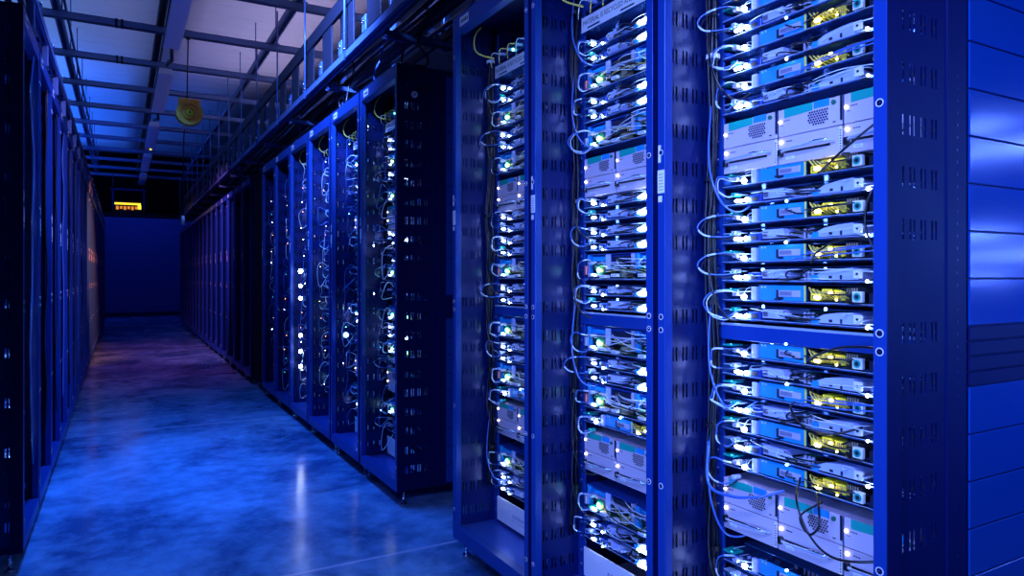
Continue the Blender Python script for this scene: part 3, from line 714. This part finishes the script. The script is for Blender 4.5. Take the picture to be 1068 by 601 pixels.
for k, (y0, y1) in enumerate([(5.4, 7.45), (8.4, 10.45), (11.4, 13.45), (14.4, 16.45), (17.1, 18.9)]):
    t = thing('light_fixture', (.42, y0, GZ-.095), cat='light fixture', label=f'{ordw[k]} long unlit strip light fixture hung below the ceiling channels', group='strip light fixtures')
    L = y1-y0
    mb = MB(); mb.prism([(-.075, 0, .0), (.075, 0, .0), (.06, 0, .06), (-.06, 0, .06)], (0, L, 0), 'fixture'); mb.build('housing', t)
    mb = MB(); mb.box(-.066, .066, .02, L-.02, -.006, 0, 'pale', .002); mb.build('diffuser', t)
    for y in (.25, L-.25):
        mb = MB(); mb.box(-.015, .015, y-.01, y+.01, .06, .16, 'strut'); mb.build('bracket', t)
    if k < 2:
        mb = MB(); mb.tube(spline([(0, L, .03), (.01, L+.12, .02), (.02, L+.3, -.03), (.01, L+.5, .02), (0, L+.75, .04)], 6), .018, 'traydark', 7); mb.build('power_lead', t)
mb = MB(); mb.ball((.44, 13.5, GZ-.10), .02, 'signy', (1,1,.8)); mb.cyl((.44, 13.5, GZ-.09), (0,0,1), .012, .1, 'black', 6); tag(mb.build('warning_light'), 'small yellow light by the end of a distant strip fixture', 'light')

# right-hand tray over the rack fronts
def tray_right():
    t = thing('cable_tray', (0, 0, 0), cat='cable tray', label='long dark cable tray hung on rods over the front edge of the open racks')
    X0 = 1.22
    mb = MB(); strut_box(mb, (X0, .2, 2.515), (X0, 18.4, 2.515), .05, .05, 'trayrail'); tag(mb.build('lower_rail', t), label='bright blue steel lower rail')
    mb = MB(); mb.box(X0-.012, X0+.012, .2, 18.4, 2.85, 2.95, 'traydark', .003); mb.build('upper_rail', t)
    for x in (1.41, 1.585):
        mb = MB(); mb.box(x-.012, x+.012, .2, 18.4, 2.50, 2.55, 'traydark', .003); mb.build('inner_rail', t)
    y = 2.4
    while y < 18.3:
        mb = MB(); strut_box(mb, (X0+.02, y, 2.47), (2.3, y, 2.47), .041, .041, 'trayrail'); mb.build('cross_channel', t); y += 1.21
    y = 2.6; k = 0
    while y < 18.3:
        mb = MB(); mb.box(X0-.004, X0+.006, y, y+.24, 2.56, 2.87, 'traydark', .002); mb.cyl((X0-.004, y+.28, 2.64), (-1,0,0), .012, .01, 'chrome', 6); mb.cyl((X0-.004, y+.315, 2.64), (-1,0,0), .009, .008, 'chrome', 6)
        mb.box(X0-.006, X0+.004, y+.26, y+.33, 2.56, 2.68, 'trayrail', .002); mb.build('side_plate', t)
        y += .5
    y = 3.15; 
    while y < 18.3:
        mb = MB(); mb.cyl((X0-.03, y, 2.5), (0,0,1), .0065, GZ-2.5+.03, 'trayrail', 6); mb.cyl((X0-.03, y, 2.565), (0,0,1), .013, .012, 'chrome', 6); mb.build('threaded_rod', t); y += 1.05
    for y in (3.65, 4.54, 5.75, 7.0):
        mb = MB(); mb.box(1.60, 1.64, y-.02, y+.02, 2.47, GZ+.05, 'trayrail', .004); mb.box(1.598, 1.60, y-.006, y+.006, 2.5, GZ, 'ink'); mb.build('drop_channel', t)
    return t
tray_right()
for k in range(9):
    rnd = random.Random(40+k); x = 1.27+.037*k; pts = [(x+rnd.uniform(-.02,.02), .3+1.0*q, 2.565+rnd.uniform(0,.05)) for q in range(18)]
    long_cable('power_cable', pts, rnd.uniform(.009,.016), 'cableblk', 'thick black power cable lying lengthwise in the tray over the open racks', 'black cables in the tray', ties=False, n=4)
# cables dropping from the tray to rack tops
for k in range(12):
    rnd = random.Random(60+k); y = 2.3+.36*k; x = rnd.uniform(1.3, 1.5)
    pts = [(x, y, 2.6), (x+.02, y+.03, 2.54), (x+rnd.uniform(-.05,.05), y+.06, 2.42), (x+rnd.uniform(-.04,.04), y+.05, 2.33), (x, y+.08, 2.27)]
    long_cable('drop_cable', pts, .007, ['cableblk','cableblk','cableblu'][k % 3], f'{ordw[k]} dark cable dropping from the tray onto the rack tops, counted from the foremost rack', 'drop cables')
# junction boxes on rack tops
for k, y in enumerate((3.75, 4.9, 5.75)):
    t = thing('junction_box', (1.42, y, TOP), cat='junction box', label=f'{ordw[k]} black junction box on top of the racks beyond the break', group='junction boxes')
    mb = MB(); mb.box(-.08, .08, -.12, .12, 0, .10, 'black', .006); mb.build('casing', t)
    mb = MB(); mb.cyl((-.08, .05, .05), (-1,0,0), .018, .03, 'black', 10); mb.ball((-.085, -.06, .07), .006, 'ledb'); mb.build('socket', t)
# left tray
t = thing('cable_tray', cat='cable tray', label='narrow steel cable tray just above the rack fronts of the row opposite')
mb = MB(); strut_box(mb, (-.345, 2.9, 2.375), (-.345, 18.9, 2.375), .041, .041, 'trayrail'); mb.build('lower_rail', t)
mb = MB(); mb.box(-.62, -.6, 2.9, 18.9, 2.40, 2.45, 'traydark'); mb.build('inner_rail', t)
y = 3.0
while y < 18.9:
    mb = MB(); mb.box(-.36, -.33, y, y+.03, TOP, 2.38, 'trayrail', .003); mb.box(-.62, -.345, y, y+.03, 2.385, 2.41, 'trayrail', .003); mb.build('stand_off', t); 
    mb = MB(); mb.cyl((-.322, y+.1, 2.40), (1,0,0), .012, .012, 'chrome', 6); mb.cyl((-.322, y+.14, 2.40), (1,0,0), .009, .01, 'chrome', 6); mb.build('bolt', t)
    y += .65
for q in range(3):
    long_cable('power_cable', [(-.40-.05*q, 3+1.5*k, 2.43+.01*(k % 2)) for k in range(11)], .014, 'cableblk', 'black power cable lying in the tray over the row opposite', 'black cables over the row opposite', ties=False, n=4)

# cord reel hanging over the aisle
t = thing('cord_reel', (.60, 7.75, 2.83), cat='cord reel', label='round yellow cord reel hanging on a black cord above the aisle')
F = Vector((math.sin(math.radians(-5)), -math.cos(math.radians(-5)), 0))
mb = MB(); mb.cyl((0, .05, 0), (0,-1,0), .125, .10, 'brass', 28); mb.ring((0, -.05, 0), (0,-1,0), .088, .125, .018, 'brass', 28); mb.ring((0, -.05, 0), (0,-1,0), .045, .06, .022, 'brass', 24)
mb.box(-.10, .10, -.03, .03, .06, .15, 'brass', .012); mb.build('drum', t)
mb = MB(); mb.cyl((0, -.05, 0), (0,-1,0), .032, .035, 'yellow', 16); mb.cyl((0, -.085, 0), (0,-1,0), .012, .006, 'black', 8); mb.build('hub', t)
mb = MB(); mb.tube([(-.02, 0, .14), (-.04, -.4, .64)], .007, 'black', 6); mb.ball((-.04, -.4, .66), .035, 'black'); mb.box(-.08, .0, -.44, -.36, .66, .71, 'black', .006); mb.build('hanger_cord', t)
mb = MB(); mb.tube(spline([(-.04, 0, -.11), (-.05, 0, -.3), (-.055, 0, -.75), (-.055, 0, -1.05)], 4), .006, 'black', 6); mb.box(-.07, -.03, -.02, .02, -.16, -.10, 'white', .006); mb.build('pull_cord', t)
mb = MB(); mb.cyl((-.055, 0, -1.13), (0,0,1), .022, .09, 'white', 12, .012); mb.build('plug', t)

# lit sign at the end of the aisle
t = thing('lit_sign', (.135, 18.0, 2.74), cat='sign', label='small lit yellow and orange sign hanging at the far end of the aisle')
mb = MB(); mb.box(-.28, .28, -.03, .03, -.11, .11, 'black', .006); mb.build('housing', t)
mb = MB(); mb.box(-.27, .25, -.036, -.03, .055, .10, 'signy'); mb.box(.19, .26, -.036, -.03, -.04, .055, 'signy')
for k in range(6): mb.box(-.24+.075*k, -.19+.075*k, -.036, -.03, -.06+.02*(k % 2), .02, 'signo')
mb.build('lit_face', t)
mb = MB(); 
for x in (-.32, .3): mb.box(x, x+.03, -.02, .02, -.05, .42, 'rack')
mb.box(-.34, .35, -.02, .02, .39, .42, 'rack'); mb.build('hanging_frame', t)
for x in (-.3, .315):
    mb = MB(); mb.cyl((x, 0, .42), (0,0,1), .008, GZ-2.74-.42+.05, 'traydark', 6); mb.build('hanger_rod', t)

# prototypes never used (none expected) are dropped
for o in list(COL.objects):
    if o.parent is None and o.get('category') and not o.get('label'):
        for c in o.children_recursive: bpy.data.objects.remove(c)
        bpy.data.objects.remove(o)
for o in COL.objects:
    if '_used' in o.keys(): del o['_used']

# ------------------------------------------------------------------ LIGHT
def area(name, loc, target, size, size_y, power, col, spread=180):
    l = bpy.data.lights.new(name, 'AREA'); l.shape = 'RECTANGLE'; l.size = size; l.size_y = size_y; l.energy = power; l.color = col; l.spread = math.radians(spread)
    o = bpy.data.objects.new(name, l); COL.objects.link(o); o.location = loc
    o.rotation_euler = (Vector(target)-Vector(loc)).to_track_quat('-Z', 'Y').to_euler(); return o
def spot(name, loc, target, power, col, ang=120, blend=.8, rad=.005):
    l = bpy.data.lights.new(name, 'SPOT'); l.energy = power; l.color = col; l.spot_size = math.radians(ang); l.spot_blend = blend; l.shadow_soft_size = rad
    o = bpy.data.objects.new(name, l); COL.objects.link(o); o.location = loc
    o.rotation_euler = (Vector(target)-Vector(loc)).to_track_quat('-Z', 'Y').to_euler(); return o
BLUE = (.03, .2, 1.0); PALE = (.2, .29, 1.0)
area('room_light_front', (-.3, -.3, 2.5), (1.4, 1.0, 1.25), 1.0, .3, 17, PALE, 75)  # added unseen light from behind the camera for the near racks
area('room_light_side', (-.9, .5, 1.3), (1.4, 1.25, 1.2), .6, 1.6, 17, (.15,.3,1), 75)  # second added light, unseen, from across the aisle
area('room_light_overhead', (.3, 4.4, 3.3), (.3, 4.5, 0), .3, 1.4, 36, BLUE, 85)
area('end_light', (3.4, -1.6, 1.4), (1.9, .77, 1.30), .4, .4, 4.5, (.01,.17,1), 38)  # added out of view to brighten the blanking sheets
for k, (z, e) in enumerate(((2.08, 3), (1.92, 3), (1.43, 2), (1.3, 2), (1.17, 1.5), (.75, 1))):  # thin unseen lights added to reflect as streaks in the end sheets
    area('wall_strip', (4.45, -1.2+.2*(k % 2), z), (2.0, -1.0, z), 2.0-.3*(k % 3), .012, e*.55, (.3,.45,1), 80)
for k, y in enumerate((5.6, 7.4, 9.6, 12.4, 15.4)):  # spots added to light the floor; the fixtures above are unlit
    spot('floor_fill', (.42, y, GZ-.13), (.42, y, 0), [80, 60, 75, 75, 10][k], [BLUE, BLUE, (1,.10,.6), (1,.08,.5), (.2,.15,1)][k], 72, 1.0, .005)
def ceiling_fill(name, loc, d, length, width, power, col, spread):  # hidden lights added above the racks to brighten the ceiling, no fixtures there
    o = area(name, loc, (0,0,0), length, width, power, col, spread)
    z = -Vector(d).normalized(); x = Vector((0,1,0)); x = (x - z*x.dot(z)).normalized(); y = z.cross(x)
    o.rotation_euler = Matrix((x, y, z)).transposed().to_euler()
ceiling_fill('uplight_right', (2.3, 7.8, 2.95), (-.8, 0, 1), 6, .25, 26, (.62,.56,1.0), 120)
ceiling_fill('uplight_left', (-1.7, 9.2, 2.95), (.7, 0, 1), 6, .25, 32, (.14,.36,1.0), 130)
ceiling_fill('uplight_far', (-1.4, 14.5, 2.95), (.6, 0, 1), 7, .25, 85, (.02,.15,1.0), 130)
area('tray_light', (.1, 3.0, 3.35), (1.25, 4.4, 2.7), .4, .4, 48, (.14,.3,1), 50)  # unseen light added to brighten the tray rails
spot('violet_fill_front', (1.0, 2.9, 2.9), (-.34, 5.6, 1.7), 260, (.5,.4,1), 44, .9, .005)  # added violet light for the upright edges of the row opposite
spot('warm_fill', (1.05, 8.3, 2.5), (-.34, 10.4, 1.4), 1500, (1,.2,.07), 44, .9, .005)  # added orange light, no visible source, for the far uprights opposite
spot('violet_fill', (-.2, 8.6, 2.9), (1.22, 10.8, 1.3), 450, (.9,.3,.8), 60, .9, .005)  # added violet light, no visible source, for the distant rack fronts
area('end_wall_light', (.3, 21, 3.9), (.3, 23, 1.5), 3, .5, 25, (.02,.1,1))

w = bpy.data.worlds.new('world'); S.world = w; w.use_nodes = True
w.node_tree.nodes['Background'].inputs[0].default_value = (.01,.04,.3,1); w.node_tree.nodes['Background'].inputs[1].default_value = .3

# ------------------------------------------------------------------ CAMERA
cd = bpy.data.cameras.new('camera'); cam = bpy.data.objects.new('camera', cd); COL.objects.link(cam)
cam.location = (0, 0, CAM_H); cam.rotation_euler = (PI/2, 0, -math.radians(29.4))
cd.sensor_width = 36; cd.lens = 723/1068*36; cd.shift_y = -12.5/1068; cd.clip_start = .02; cd.clip_end = 60
S.camera = cam
S.view_settings.view_transform = 'Standard'; S.view_settings.look = 'None'; S.view_settings.gamma = 1; S.view_settings.use_curve_mapping = False
S.view_settings.exposure = 0.15
S.cycles.max_bounces = 6; S.cycles.diffuse_bounces = 3; S.cycles.glossy_bounces = 3
S.cycles.sample_clamp_indirect = 4; S.cycles.use_denoising = True
